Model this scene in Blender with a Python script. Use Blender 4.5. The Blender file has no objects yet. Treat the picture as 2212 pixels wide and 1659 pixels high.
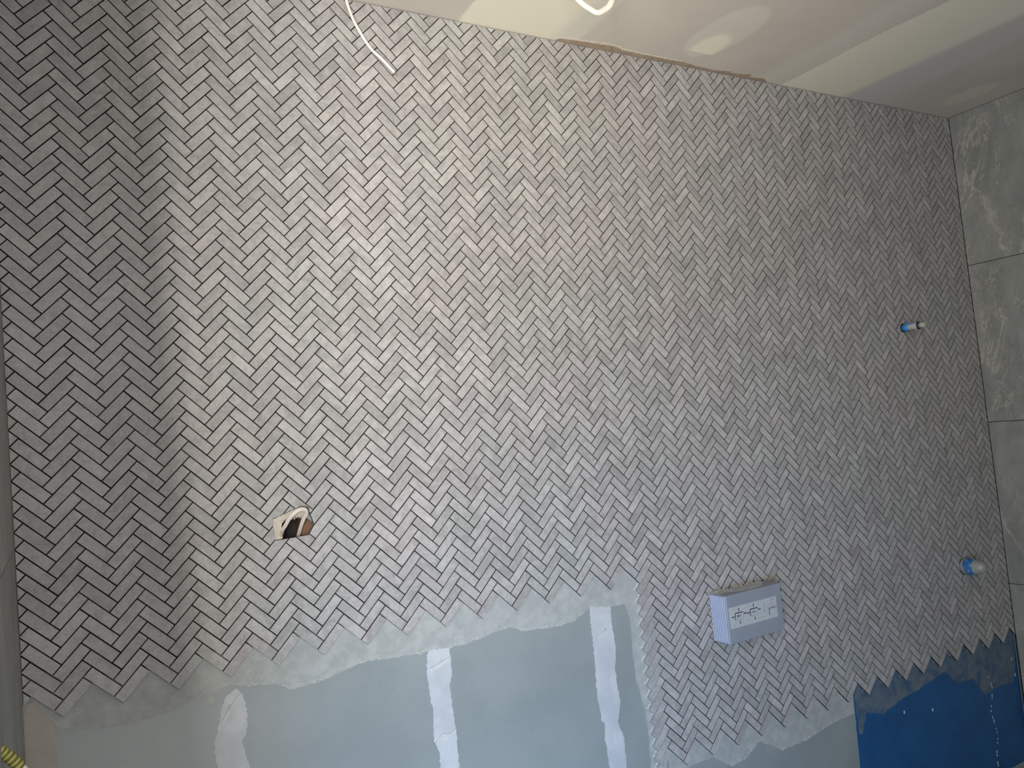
import bpy, bmesh, math, random
from mathutils import Vector, Matrix
# measured layout, metres
HOLE_TILE = [(0.411, 1.264), (0.474, 1.283), (0.487, 1.279), (0.499, 1.239), (0.485, 1.219), (0.413, 1.217)]
HOLE_BOARD = [(0.445, 1.259), (0.439, 1.257), (0.433, 1.251), (0.431, 1.244), (0.428, 1.232), (0.427, 1.215), (0.488, 1.217), (0.502, 1.239), (0.488, 1.254), (0.477, 1.26)]
HOLE_CABLE = [(0.431, 1.217), (0.431, 1.229), (0.436, 1.246), (0.442, 1.259), (0.45, 1.269), (0.461, 1.276), (0.474, 1.276), (0.479, 1.268), (0.475, 1.256), (0.471, 1.237), (0.468, 1.216)]
PIPE = (2.637, 1.634)
CAP = (2.819, 0.77)
STRIP_A = [(0.275, 0.859), (0.285, 0.901), (0.298, 0.926), (0.316, 0.933), (0.327, 0.919), (0.334, 0.889), (0.331, 0.848), (0.326, 0.836), (0.321, 0.828), (0.326, 0.804), (0.332, 0.771), (0.337, 0.714), (0.271, 0.734), (0.269, 0.789), (0.267, 0.825), (0.27, 0.851)]
STRIP_B = [(0.74, 0.928), (0.795, 0.922), (0.793, 0.88), (0.795, 0.848), (0.785, 0.834), (0.787, 0.797), (0.789, 0.765), (0.793, 0.722), (0.792, 0.68), (0.792, 0.64), (0.791, 0.576), (0.749, 0.589), (0.746, 0.653), (0.744, 0.699), (0.736, 0.716), (0.74, 0.777), (0.736, 0.81), (0.734, 0.841), (0.733, 0.883)]
STRIP_C = [(1.197, 0.943), (1.261, 0.931), (1.261, 0.872), (1.266, 0.811), (1.257, 0.765), (1.26, 0.705), (1.263, 0.669), (1.248, 0.625), (1.263, 0.586), (1.263, 0.505), (1.26, 0.434), (1.212, 0.449), (1.21, 0.52), (1.204, 0.602), (1.208, 0.636), (1.2, 0.64), (1.193, 0.709), (1.196, 0.814), (1.195, 0.885)]
STRIP_L = [(-0.05, 0.969), (-0.043, 0.99), (-0.025, 0.994), (-0.011, 0.984), (-0.003, 0.961), (-0.003, 0.915), (-0.003, 0.867), (-0.004, 0.817), (-0.052, 0.831), (-0.055, 0.882)]
ADH_L = [(-0.042, 1.008), (-0.015, 0.964), (0.002, 0.935), (0.057, 0.92), (0.135, 0.913), (0.202, 0.922), (0.239, 0.935), (0.267, 0.913), (0.277, 0.906), (0.279, 0.939), (0.304, 0.944), (0.333, 0.935), (0.362, 0.928), (0.394, 0.925), (0.425, 0.905), (0.459, 0.907), (0.493, 0.908), (0.528, 0.915), (0.564, 0.923), (0.602, 0.927), (0.645, 0.921), (0.689, 0.918), (0.72, 0.914), (0.739, 0.918), (0.794, 0.913), (0.834, 0.913), (0.872, 0.917), (0.922, 0.925), (0.958, 0.927), (0.993, 0.911), (1.048, 0.905), (1.105, 0.901), (1.145, 0.905), (1.179, 0.921), (1.196, 0.931), (1.26, 0.919), (1.31, 0.916), (1.322, 0.874), (1.318, 0.774), (1.323, 0.713), (1.339, 0.635), (1.343, 0.568), (1.341, 0.483), (1.336, 0.376)]
ADH_R = [(1.433, 0.406), (1.472, 0.45), (1.558, 0.451), (1.622, 0.407), (1.677, 0.411), (1.739, 0.446), (1.827, 0.396), (1.927, 0.395), (2.057, 0.416), (2.159, 0.418)]
SMEAR = [(2.166, 0.466), (2.163, 0.352), (2.181, 0.347), (2.212, 0.407), (2.293, 0.381), (2.395, 0.405), (2.489, 0.413), (2.644, 0.439), (2.696, 0.385), (2.798, 0.377), (2.859, 0.303), (2.951, 0.314), (3.032, 0.306), (3.063, 0.35), (3.094, 0.468)]
BLUE_X = [(2.163, 0.475), (2.155, 0.25)]
SCREWS = [(0.77, 0.885), (0.763, 0.719), (1.237, 0.865), (1.232, 0.677), (0.302, 0.901)]
CABLE = [(0.662, 2.454), (0.666, 2.444), (0.669, 2.432), (0.674, 2.41), (0.681, 2.389), (0.693, 2.366), (0.707, 2.343), (0.721, 2.325), (0.739, 2.311), (0.756, 2.295), (0.772, 2.279)]
LOOP = [(1.05, -0.33, 2.421), (1.067, -0.33, 2.387), (1.097, -0.335, 2.35), (1.119, -0.34, 2.334), (1.136, -0.345, 2.325), (1.157, -0.345, 2.335), (1.174, -0.345, 2.349), (1.189, -0.34, 2.373), (1.196, -0.335, 2.4), (1.199, -0.33, 2.442)]
TAPE = [(-0.062, -0.6, 1.095), (-0.053, -0.6, 1.088), (-0.046, -0.6, 1.081), (-0.039, -0.6, 1.072), (-0.033, -0.6, 1.063), (-0.027, -0.6, 1.05), (-0.025, -0.6, 1.028)]
CAM_R = [[0.86289016, -0.49662361, -0.09373136], [-0.05068888, 0.09948448, -0.99374719], [0.50284313, 0.8622458, 0.06067089]]
CAM_C = [0.015364, -1.727904, 1.396114]
CAM_F = 1726.0863662510856
WU = [-0.07337, 0.03773, 0.11305, -0.0385, -0.02736, -0.09535, -0.04738, 0.03912, 0.01817, 0.16912, -0.02498, -0.12553, 0.11753, 0.06054, -0.08241]
WV = [0.00662, -0.35912, 0.04486, 0.35676, -0.01296, -0.05189, 0.26411, -0.04339, -0.25918, -0.12893, 0.28623, 0.02723, 0.02695, -0.20595, 0.13704]
DU = 0.096215
DV = 0.031113
RATIO = 3.09247
rnd = random.Random(7)
sc = bpy.context.scene
COL = sc.collection
XL, XR, ZC = -0.0505, 3.084, 2.4495      # inner faces: left wall, right wall, ceiling
YB = 0.009                               # face of the plasterboard; tile faces lie at y = 0

# ------------------------------------------------------------------ camera
cd = bpy.data.cameras.new('camera'); cam = bpy.data.objects.new('camera', cd); COL.objects.link(cam)
R = Matrix(CAM_R)                        # rows: right, down, forward
M = Matrix.Identity(4)
for r in range(3):
    M[r][0] = R[0][r]; M[r][1] = -R[1][r]; M[r][2] = -R[2][r]; M[r][3] = CAM_C[r]
cam.matrix_world = M
cd.sensor_fit = 'HORIZONTAL'; cd.sensor_width = 36.0; cd.lens = CAM_F * 36 / 2212
cd.clip_start = 0.02
sc.camera = cam

# ------------------------------------------------------------------ world, lights, exposure
w = bpy.data.worlds.new('world'); sc.world = w; w.use_nodes = True
w.node_tree.nodes['Background'].inputs[0].default_value = (0.80, 0.88, 1.0, 1)
w.node_tree.nodes['Background'].inputs[1].default_value = 0.05
def area(name, loc, target, sx, sy, power, color):
    l = bpy.data.lights.new(name, 'AREA'); l.shape = 'RECTANGLE'; l.size = sx; l.size_y = sy
    l.energy = power; l.color = color
    o = bpy.data.objects.new(name, l); COL.objects.link(o); o.location = loc
    o.rotation_euler = (Vector(target) - Vector(loc)).to_track_quat('-Z', 'Y').to_euler()
    return o
# daylight from the open side on the left, passing the end of the short left wall, plus added fill lamps for the room, floor bounce and ceiling
area('daylight_strip', (-0.55, -2.40, 1.45), (0.52, 0, 1.78), 0.10, 1.0, 4.80, (1.0, 0.938, 0.848)).data.spread=1.15
area('daylight_beam', (-0.95, -2.40, 1.35), (0.8, 0, 2.0), 0.62, 1.0, 4.80, (1.0, 0.938, 0.896)).data.spread=1.1
area('daylight_wide', (-0.95, -2.40, 1.2), (0.8, 0, 1.5), 0.62, 1.5, 39.87, (0.952, 0.981, 1.0))
area('sky_low', (-0.6, -2.3, 0.40), (1.15, 0, 0.42), 0.5, 0.5, 4.4, (0.20, 0.52, 1.0)).data.spread=0.85
area('room_fill', (0.45, -2.55, 2.0), (1.3, 0, 1.2), 0.9, 0.7, 15.34, (1.0, 0.992, 0.998))
area('floor_bounce_fill', (0.4, -1.9, 0.1), (0.8, -0.2, 2.4), 0.8, 0.8, 10.29, (1.0, 0.987, 0.953))  # added unseen lamp standing in for light bounced off the floor
area('ceiling_fill', (0.1, -2.3, 0.15), (1.2, -0.25, 2.45), 0.4, 0.4, 1.49, (1.0, 0.847, 0.589)).data.spread=0.62  # added fill that brightens the ceiling, not a fixture of the room
vs = sc.view_settings
vs.view_transform = 'Standard'; vs.look = 'None'; vs.exposure = 0.0; vs.gamma = 1.0; vs.use_curve_mapping = False

# ------------------------------------------------------------------ helpers
def mesh_obj(name, bm, mat, parent=None, smooth=False, label=None):
    me = bpy.data.meshes.new(name); bm.normal_update(); bm.to_mesh(me); bm.free()
    if smooth:
        for p in me.polygons: p.use_smooth = True
    me.materials.append(mat)
    o = bpy.data.objects.new(name, me); COL.objects.link(o)
    if parent: o.parent = parent
    if label: o['label'] = label
    return o
def thing(o, label, cat, group=None):
    o['label'] = label; o['category'] = cat
    if group: o['group'] = group
    return o
def empty(name, loc, label, cat, group=None):
    o = bpy.data.objects.new(name, None); COL.objects.link(o); o.location = loc
    o.empty_display_size = 0.05
    return thing(o, label, cat, group)
def off_parent(parent, o):
    # keep world placement of a mesh built in world coordinates under an Empty placed elsewhere
    o.matrix_parent_inverse = Matrix.Translation(-parent.location); return o
def structure(o, label=None):
    o['kind'] = 'structure'
    if label: o['label'] = label
    return o
def box(bm, x0, x1, y0, y1, z0, z1):
    v = [bm.verts.new((x, y, z)) for x in (x0, x1) for y in (y0, y1) for z in (z0, z1)]
    for f in ((0,1,3,2), (4,6,7,5), (0,4,5,1), (2,3,7,6), (0,2,6,4), (1,5,7,3)):
        bm.faces.new([v[i] for i in f])
def rbox(x0, x1, y0, y1, z0, z1, bev=0.003, seg=2):
    bm = bmesh.new(); box(bm, x0, x1, y0, y1, z0, z1)
    bmesh.ops.bevel(bm, geom=bm.edges[:], offset=bev, segments=seg, affect='EDGES', profile=0.7)
    return bm
def lathe(profile, base, axis, n=28, cap=True):
    # profile: list of (distance along axis, radius)
    bm = bmesh.new(); a = Vector(axis).normalized(); b = Vector(base)
    u = a.orthogonal().normalized(); v = a.cross(u)
    rings = []
    for d, r in profile:
        if r < 1e-6: rings.append([bm.verts.new(b + a * d)])
        else: rings.append([bm.verts.new(b + a * d + (u * math.cos(2*math.pi*k/n) + v * math.sin(2*math.pi*k/n)) * r) for k in range(n)])
    for p, q in zip(rings, rings[1:]):
        for k in range(n):
            k2 = (k + 1) % n
            if len(p) == 1: bm.faces.new((p[0], q[k2], q[k]))
            elif len(q) == 1: bm.faces.new((p[k], p[k2], q[0]))
            else: bm.faces.new((p[k], p[k2], q[k2], q[k]))
    if cap:
        for rg in (rings[0], rings[-1]):
            if len(rg) > 1: bm.faces.new(rg)
    bmesh.ops.recalc_face_normals(bm, faces=bm.faces[:])
    return bm
def spline(pts, sub=6):
    P = [Vector(p) for p in pts]; P = [P[0]*2 - P[1]] + P + [P[-1]*2 - P[-2]]; out = []
    for i in range(1, len(P) - 2):
        for k in range(sub):
            t = k / sub; a, b, c, d = P[i-1], P[i], P[i+1], P[i+2]
            out.append(0.5 * ((2*b) + (c-a)*t + (2*a-5*b+4*c-d)*t*t + (3*b-a-3*c+d)*t**3))
    out.append(P[-2]); return out
def sweep(pts, section, up=(0, -1, 0), sub=6, bm=None):
    # section: closed list of (s, t); s along (tangent x up), t along up
    bm = bm or bmesh.new(); P = spline(pts, sub); rings = []
    U = Vector(up)
    for i, p in enumerate(P):
        t = (P[min(i+1, len(P)-1)] - P[max(i-1, 0)]).normalized()
        s = t.cross(U)
        s = s.normalized() if s.length > 1e-4 else Vector((1, 0, 0))
        n = s.cross(t).normalized()
        rings.append([bm.verts.new(p + s*a + n*b) for a, b in section])
    m = len(section)
    for a, b in zip(rings, rings[1:]):
        for k in range(m): bm.faces.new((a[k], a[(k+1) % m], b[(k+1) % m], b[k]))
    bm.faces.new(rings[0]); bm.faces.new(rings[-1])
    bmesh.ops.recalc_face_normals(bm, faces=bm.faces[:])
    return bm
def circ(r, n=10, cx=0, cy=0): return [(cx + r*math.cos(2*math.pi*k/n), cy + r*math.sin(2*math.pi*k/n)) for k in range(n)]
def twin(rx, r):   # flat twin-core sheath: a figure of eight outline
    out = []
    for k in range(9):
        a = -math.pi/2 + math.pi*k/8; out.append((rx + r*math.cos(a), r*math.sin(a)))
    out.append((0, r*0.62))
    for k in range(9):
        a = math.pi/2 + math.pi*k/8; out.append((-rx + r*math.cos(a), r*math.sin(a)))
    out.append((0, -r*0.62)); return out
def rough_line(pts, step, amp, closed=True):
    out = []; n = len(pts)
    for i in range(n if closed else n - 1):
        a = Vector(pts[i]); b = Vector(pts[(i+1) % n]); k = max(1, int((b-a).length / step))
        d = (b-a); nrm = Vector((-d.y, d.x)).normalized() if d.length > 0 else Vector((0, 1))
        for j in range(k):
            q = a + d * (j/k) + nrm * rnd.uniform(-amp, amp); out.append((q.x, q.y))
    if not closed: out.append(tuple(pts[-1]))
    return out
def slab(name, outline, y_back, y_front, mat, parent, edge=0.0):
    # flat skim on the wall with a real edge, outline in (x, z)
    bm = bmesh.new()
    f = [bm.verts.new((x, y_front, z)) for x, z in outline]
    b = [bm.verts.new((x, y_back, z)) for x, z in outline]
    es = [bm.edges.new((f[i], f[(i+1) % len(f)])) for i in range(len(f))]
    bmesh.ops.triangle_fill(bm, use_beauty=True, edges=es)
    for i in range(len(f)):
        j = (i+1) % len(f); bm.faces.new((f[i], f[j], b[j], b[i]))
    bmesh.ops.recalc_face_normals(bm, faces=bm.faces[:])
    return mesh_obj(name, bm, mat, parent)

# ------------------------------------------------------------------ material helper
class NT:
    def __init__(s, name):
        s.mat = bpy.data.materials.new(name); s.mat.use_nodes = True
        s.t = s.mat.node_tree; s.n = s.t.nodes; s.bsdf = s.n['Principled BSDF']
    def link(s, a, b): s.t.links.new(a, b)
    def set(s, sock, v):
        if hasattr(v, 'is_linked') or hasattr(v, 'links'): s.link(v, sock)
        else: sock.default_value = v
    def node(s, typ, **kw):
        n = s.n.new(typ)
        for k, v in kw.items(): setattr(n, k, v)
        return n
    def math(s, op, a, b=0.0, c=None):
        n = s.node('ShaderNodeMath', operation=op); s.set(n.inputs[0], a); s.set(n.inputs[1], b)
        if c is not None: s.set(n.inputs[2], c)
        return n.outputs[0]
    def pos(s):
        g = s.node('ShaderNodeNewGeometry'); return g.outputs['Position']
    def xyz(s, v):
        n = s.node('ShaderNodeSeparateXYZ'); s.link(v, n.inputs[0]); return n.outputs
    def vec(s, op, a, b):
        n = s.node('ShaderNodeVectorMath', operation=op); s.set(n.inputs[0], a); s.set(n.inputs[1], b); return n.outputs[0]
    def noise(s, v, scale, detail=4, rough=0.55, dist=0.0):
        n = s.node('ShaderNodeTexNoise'); s.link(v, n.inputs['Vector']); n.inputs['Scale'].default_value = scale
        n.inputs['Detail'].default_value = detail; n.inputs['Roughness'].default_value = rough; n.inputs['Distortion'].default_value = dist
        return n.outputs['Fac']
    def ramp(s, f, lo, hi, a=0.0, b=1.0, smooth=True):
        n = s.node('ShaderNodeMapRange'); n.interpolation_type = 'SMOOTHSTEP' if smooth else 'LINEAR'
        s.set(n.inputs[0], f)
        for i, v in zip((1, 2, 3, 4), (lo, hi, a, b)): s.set(n.inputs[i], v)
        return n.outputs[0]
    def mix(s, f, a, b, mode='MIX'):
        n = s.node('ShaderNodeMix', data_type='RGBA', blend_type=mode)
        s.set(n.inputs[0], f)
        s.set(n.inputs[6], a if not isinstance(a, tuple) else (*a[:3], 1)); s.set(n.inputs[7], b if not isinstance(b, tuple) else (*b[:3], 1))
        return n.outputs[2]
    def gray(s, f):
        n = s.node('ShaderNodeCombineColor')
        for i in range(3): s.link(f, n.inputs[i])
        return n.outputs[0]
    def bump(s, h, strength=0.3, dist=0.001):
        n = s.node('ShaderNodeBump'); n.inputs['Strength'].default_value = strength; n.inputs['Distance'].default_value = dist
        s.link(h, n.inputs['Height']); s.link(n.outputs[0], s.bsdf.inputs['Normal'])
    def out(s, color, rough=0.5, spec=0.5):
        s.set(s.bsdf.inputs['Base Color'], color if not isinstance(color, tuple) else (*color[:3], 1))
        s.set(s.bsdf.inputs['Roughness'], rough); s.bsdf.inputs['Specular IOR Level'].default_value = spec
        return s.mat
def plain(name, color, rough=0.5, spec=0.5, var=0.06, scale=60, bump=0.15):
    t = NT(name); p = t.node('ShaderNodeTexCoord').outputs['Object']; n = t.noise(p, scale, 5)
    f = t.ramp(n, 0.25, 0.75, 1 - var, 1 + var)
    if bump: t.bump(n, bump, 0.0006)
    return t.out(t.mix(1.0, color, t.gray(f), 'MULTIPLY'), rough, spec)

# mosaic tile: matt stone-look porcelain, each tile its own shade and its own cut of the pattern
t = NT('mosaic_stone'); p = t.pos()
at = t.node('ShaderNodeAttribute', attribute_type='GEOMETRY', attribute_name='shade'); sh = t.xyz(at.outputs['Vector'])
offs = t.vec('SCALE', at.outputs['Vector'], (0, 0, 0)); offs.node.inputs['Scale'].default_value = 9.0
q = t.vec('ADD', p, offs)
cloud = t.noise(q, 24, 6, 0.68, 0.8); fine = t.noise(q, 220, 4, 0.6); big = t.noise(p, 2.2, 3, 0.5)
hue = t.noise(p, 5, 3, 0.5)
base = t.mix(t.ramp(hue, 0.35, 0.65), (0.345, 0.327, 0.322), (0.328, 0.328, 0.316))
blot = t.noise(q, 60, 5, 0.7, 1.0); spot = t.noise(q, 150, 3, 0.6)
lum = t.math('ADD', t.ramp(cloud, 0.32, 0.68, 0.84, 1.14), t.ramp(fine, 0.35, 0.65, -0.06, 0.06))
lum = t.math('ADD', lum, t.ramp(blot, 0.42, 0.64, 0.05, -0.09))
lum = t.math('ADD', lum, t.ramp(spot, 0.66, 0.74, 0.0, -0.16))
lum = t.math('MULTIPLY', lum, t.ramp(sh[0], 0.0, 1.0, 0.86, 1.13, False))
vein = t.math('ABSOLUTE', t.math('SUBTRACT', t.noise(q, 17, 5, 0.62, 1.6), 0.5))
col = t.mix(1.0, base, t.gray(lum), 'MULTIPLY')
col = t.mix(t.math('MULTIPLY', t.ramp(vein, 0.0, 0.012, 1, 0), 0.18), col, (0.55, 0.53, 0.51))
dk = t.math('ABSOLUTE', t.math('SUBTRACT', t.noise(q, 31, 4, 0.6, 1.2), 0.47))
col = t.mix(t.math('MULTIPLY', t.ramp(dk, 0.0, 0.010, 1, 0), t.ramp(cloud, 0.4, 0.6, 0.0, 0.35)), col, (0.19, 0.18, 0.175))
t.bump(fine, 0.25, 0.0004)
M_TILE = t.out(col, t.ramp(cloud, 0.3, 0.7, 0.42, 0.54), 0.5)

# large slate-look wall tile with pale veins
t = NT('slate_tile'); p = t.node('ShaderNodeTexCoord').outputs['Object']
st = t.vec('MULTIPLY', p, (1.0, 1.0, 0.55))
c1 = t.noise(st, 7, 7, 0.62, 0.8); c2 = t.noise(st, 40, 5, 0.6, 0.4); lr = t.noise(st, 2.6, 3)
col = t.mix(t.ramp(c1, 0.3, 0.7), (0.215, 0.222, 0.205), (0.315, 0.312, 0.290))
col = t.mix(t.math('MULTIPLY', t.ramp(c2, 0.5, 0.75), 0.35), col, (0.36, 0.36, 0.34))
v1 = t.math('ABSOLUTE', t.math('SUBTRACT', t.noise(st, 3.4, 9, 0.66, 1.2), 0.5))
v2 = t.math('ABSOLUTE', t.math('SUBTRACT', t.noise(st, 9.0, 8, 0.70, 2.0), 0.5))
m1 = t.math('MULTIPLY', t.ramp(v1, 0.0, 0.010, 1, 0), t.ramp(lr, 0.42, 0.6, 0.1, 0.9))
m2 = t.math('MULTIPLY', t.ramp(v2, 0.0, 0.006, 1, 0), t.ramp(lr, 0.45, 0.6, 0.0, 0.7))
col = t.mix(m1, col, (0.52, 0.46, 0.40)); col = t.mix(m2, col, (0.50, 0.49, 0.46))
d1 = t.math('ABSOLUTE', t.math('SUBTRACT', t.noise(st, 5.1, 8, 0.68, 1.4), 0.46))
col = t.mix(t.math('MULTIPLY', t.ramp(d1, 0.0, 0.007, 1, 0), 0.5), col, (0.13, 0.135, 0.13))
wp = t.xyz(t.pos()); wn_ = t.noise(t.pos(), 14, 6, 0.65)
sgm = t.math('DIVIDE', t.math('SUBTRACT', 2.33, wp[2]), 0.44)
yl = t.math('ADD', t.math('MULTIPLY', sgm, -0.125), t.math('ADD', -0.018, t.math('MULTIPLY', t.math('SUBTRACT', wn_, 0.5), 0.11)))
dv = t.math('ABSOLUTE', t.math('SUBTRACT', wp[1], yl))
wide = t.math('MULTIPLY', t.ramp(sgm, 0.35, 0.6, 0.004, 0.018), 1.0)
mm = t.math('MULTIPLY', t.ramp(dv, 0.0, wide, 1, 0), t.math('MULTIPLY', t.ramp(sgm, 0.0, 0.15), t.ramp(sgm, 0.97, 1.0, 1, 0)))
mm = t.math('MULTIPLY', mm, t.math('MULTIPLY', t.ramp(c2, 0.36, 0.6, 0.25, 0.9), t.ramp(wp[0], 2.9, 3.0)))
col = t.mix(mm, col, (0.46, 0.42, 0.365))
t.bump(t.noise(st, 55, 6, 0.62), 0.35, 0.0012)
M_SLATE = t.out(col, 0.5, 0.45)

# moisture-resistant plasterboard
t = NT('plasterboard'); p = t.pos(); n1 = t.noise(p, 6, 5, 0.6); n2 = t.noise(p, 90, 4, 0.6)
spk = t.noise(p, 260, 2, 0.5)
col = t.mix(t.ramp(n1, 0.35, 0.65), (0.226, 0.254, 0.253), (0.258, 0.284, 0.280))
col = t.mix(t.math('MULTIPLY', t.ramp(n2, 0.62, 0.75), 0.25), col, (0.36, 0.37, 0.36))
col = t.mix(t.math('MULTIPLY', t.ramp(spk, 0.71, 0.76), 0.4), col, (0.12, 0.13, 0.13))
t.bump(spk, 0.15, 0.0003)
M_BOARD = t.out(col, 0.36, 0.6)

# joint compound, trowelled
t = NT('joint_compound'); p = t.pos()
n1 = t.noise(t.vec('MULTIPLY', p, (1, 1, 0.12)), 160, 4, 0.6); n2 = t.noise(p, 14, 5, 0.6)
col = t.mix(t.ramp(n2, 0.35, 0.65), (0.41, 0.425, 0.445), (0.49, 0.50, 0.515))
col = t.mix(t.math('MULTIPLY', t.ramp(n1, 0.55, 0.7), 0.3), col, (0.37, 0.38, 0.39))
t.bump(n1, 0.5, 0.0008); M_COMP = t.out(col, 0.6, 0.3)
M_COMP_BEIGE = plain('beige_compound', (0.36, 0.335, 0.29), 0.65, 0.3, 0.08, 18)

# tile adhesive drawn with a notched trowel
t = NT('tile_adhesive'); p = t.pos(); x = t.xyz(p)
wob = t.noise(p, 5, 3, 0.5)
ph = t.math('ADD', t.math('ADD', t.math('MULTIPLY', x[2], 1150), t.math('MULTIPLY', x[0], -330)), t.math('MULTIPLY', wob, 26))
wv = t.math('SINE', ph); n2 = t.noise(p, 35, 5, 0.65); n3 = t.noise(p, 7, 3)
rid = t.math('MULTIPLY', t.ramp(wv, -0.2, 0.9), t.ramp(n3, 0.42, 0.58))
col = t.mix(t.ramp(n2, 0.35, 0.7), (0.30, 0.315, 0.300), (0.385, 0.395, 0.375))
col = t.mix(t.math('MULTIPLY', rid, 0.7), col, (0.47, 0.48, 0.465))
t.bump(t.math('ADD', rid, t.math('MULTIPLY', n2, 0.6)), 0.6, 0.0016)
M_ADH = t.out(col, 0.6, 0.3)
M_BEAD = plain('adhesive_bead', (0.50, 0.51, 0.505), 0.6, 0.3, 0.08, 80)
M_BED = plain('joint_shade_bed', (0.022, 0.020, 0.018), 0.8, 0.2, 0.3, 50)  # near-black: the shade deep in the joints is painted into this colour

# blue waterproofing membrane
t = NT('blue_membrane'); p = t.pos(); n1 = t.noise(p, 8, 5, 0.6); n2 = t.noise(p, 50, 5, 0.65)
col = t.mix(t.ramp(n1, 0.3, 0.7), (0.009, 0.070, 0.19), (0.011, 0.090, 0.235))
col = t.mix(t.math('MULTIPLY', t.ramp(n2, 0.66, 0.74), 0.25), col, (0.12, 0.2, 0.3))
t.bump(n2, 0.3, 0.0008); M_BLUE = t.out(col, 0.45, 0.5)
t = NT('adhesive_smear'); p = t.pos(); n1 = t.noise(p, 16, 6, 0.65, 0.8); n2 = t.noise(p, 90, 4, 0.6)
col = t.mix(t.ramp(n1, 0.32, 0.66), (0.045, 0.095, 0.165), (0.135, 0.165, 0.185))
col = t.mix(t.math('MULTIPLY', t.ramp(n2, 0.6, 0.75), 0.4), col, (0.2, 0.22, 0.23))
t.bump(n1, 0.5, 0.0012); M_SMEAR = t.out(col, 0.6, 0.3)

# ceiling: grey board with filled joints and patched screw heads
t = NT('ceiling_board'); p = t.pos(); x = t.xyz(p); X, Y = x[0], x[1]
sn = t.noise(t.vec('MULTIPLY', p, (1, 0.10, 1)), 22, 5, 0.55); rn = t.noise(p, 30, 5, 0.7); wn = t.noise(p, 4, 3)
Xs = t.math('ADD', X, t.math('MULTIPLY', t.math('SUBTRACT', sn, 0.5), 0.05))
Xr = t.math('ADD', X, t.math('MULTIPLY', t.math('SUBTRACT', rn, 0.5), 0.02))
def band(v, a0, a1, b0, b1): return t.math('MULTIPLY', t.ramp(v, a0, a1), t.ramp(v, b0, b1, 1, 0))
col = t.mix(t.ramp(wn, 0.3, 0.7), (0.555, 0.520, 0.482), (0.600, 0.565, 0.525))
cream = (0.76, 0.735, 0.63); pale = (0.66, 0.645, 0.59); cool = (0.60, 0.59, 0.575)
col = t.mix(band(Xs, 1.22, 1.24, 1.31, 1.335), col, pale)
col = t.mix(band(Xr, 0.958, 0.968, 1.22, 1.275), col, cream)
col = t.mix(t.math('MULTIPLY', band(Xs, 2.01, 2.05, 2.14, 2.20), 0.6), col, pale)
col = t.mix(band(Xs, 2.40, 2.50, 2.64, 2.665), col, cool)
right = t.math('ADD', t.math('MULTIPLY', Y, -0.04), 2.47)
e = t.math('SUBTRACT', Xs, right)
b2 = t.math('MULTIPLY', t.ramp(t.math('SUBTRACT', Xs, t.math('MULTIPLY', Y, -0.04)), 2.150, 2.158), t.ramp(e, -0.030, 0.012, 1, 0))
col = t.mix(b2, col, (0.79, 0.765, 0.665))
def oval(cx, cy, rx, ry, soft, tilt=0.0):
    dx = t.math('DIVIDE', t.math('SUBTRACT', X, t.math('ADD', cx, t.math('MULTIPLY', t.math('SUBTRACT', Y, cy), tilt))), rx)
    dy = t.math('DIVIDE', t.math('SUBTRACT', Y, cy), ry)
    d = t.math('SQRT', t.math('ADD', t.math('MULTIPLY', dx, dx), t.math('MULTIPLY', dy, dy)))
    return t.ramp(d, 1.0 - soft, 1.0 + soft * 0.3, 1, 0)
col = t.mix(t.math('MULTIPLY', oval(1.70, -0.20, 0.085, 0.15, 0.12), 0.75), col, pale)
cut = t.ramp(Y, -0.083, -0.080, 1, 0)
col = t.mix(t.math('MULTIPLY', oval(1.715, -0.115, 0.055, 0.085, 0.35), cut), col, (0.80, 0.78, 0.67))
col = t.mix(t.math('MULTIPLY', oval(2.93, -0.17, 0.06, 0.11, 0.3), t.ramp(Y, -0.073, -0.068, 1, 0)), col, (0.64, 0.62, 0.55))
t.bump(rn, 0.1, 0.0004)
M_CEIL = t.out(col, 0.75, 0.2)

M_PAINT = plain('grey_plaster', (0.42, 0.40, 0.37), 0.8, 0.2)
M_FLOOR = plain('screed', (0.26, 0.25, 0.235), 0.8, 0.2, 0.15, 9)
M_BOX = plain('lilac_plastic', (0.228, 0.252, 0.290), 0.38, 0.5, 0.04, 40, 0.05)
M_RIB = plain('lilac_rib', (0.38, 0.41, 0.55), 0.40, 0.5, 0.03, 40, 0.0)
M_STICK = plain('sticker_paper', (0.40, 0.42, 0.435), 0.45, 0.4, 0.03, 40, 0.0)
M_INK = plain('black_ink', (0.012, 0.013, 0.018), 0.5, 0.3, 0.02, 40, 0.0)
M_INK2 = plain('grey_ink', (0.18, 0.19, 0.20), 0.5, 0.3, 0.02, 40, 0.0)
M_INK3 = plain('faint_ink', (0.32, 0.335, 0.35), 0.5, 0.3, 0.02, 40, 0.0)
M_WHITE = plain('white_sheath', (0.74, 0.72, 0.66), 0.4, 0.5, 0.03, 30, 0.05)
M_CREAM = plain('cream_sheath', (0.60, 0.53, 0.46), 0.45, 0.4, 0.05, 40, 0.1)
M_PVC = plain('grey_pipe', (0.42, 0.42, 0.38), 0.4, 0.5, 0.04, 40, 0.05)
M_BLACK = plain('black_rubber', (0.012, 0.012, 0.013), 0.5, 0.4, 0.1, 40, 0.0)
M_TAPEB = plain('blue_tape', (0.035, 0.24, 0.62), 0.42, 0.5, 0.2, 70, 0.3)
t = NT('blue_tape_worn'); pp = t.node('ShaderNodeTexCoord').outputs['Object']; n = t.noise(pp, 75, 4, 0.6, 0.5)
M_TAPEW = t.out(t.mix(t.ramp(n, 0.54, 0.60), (0.025, 0.15, 0.42), (0.28, 0.29, 0.26)), 0.45, 0.4)
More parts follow.
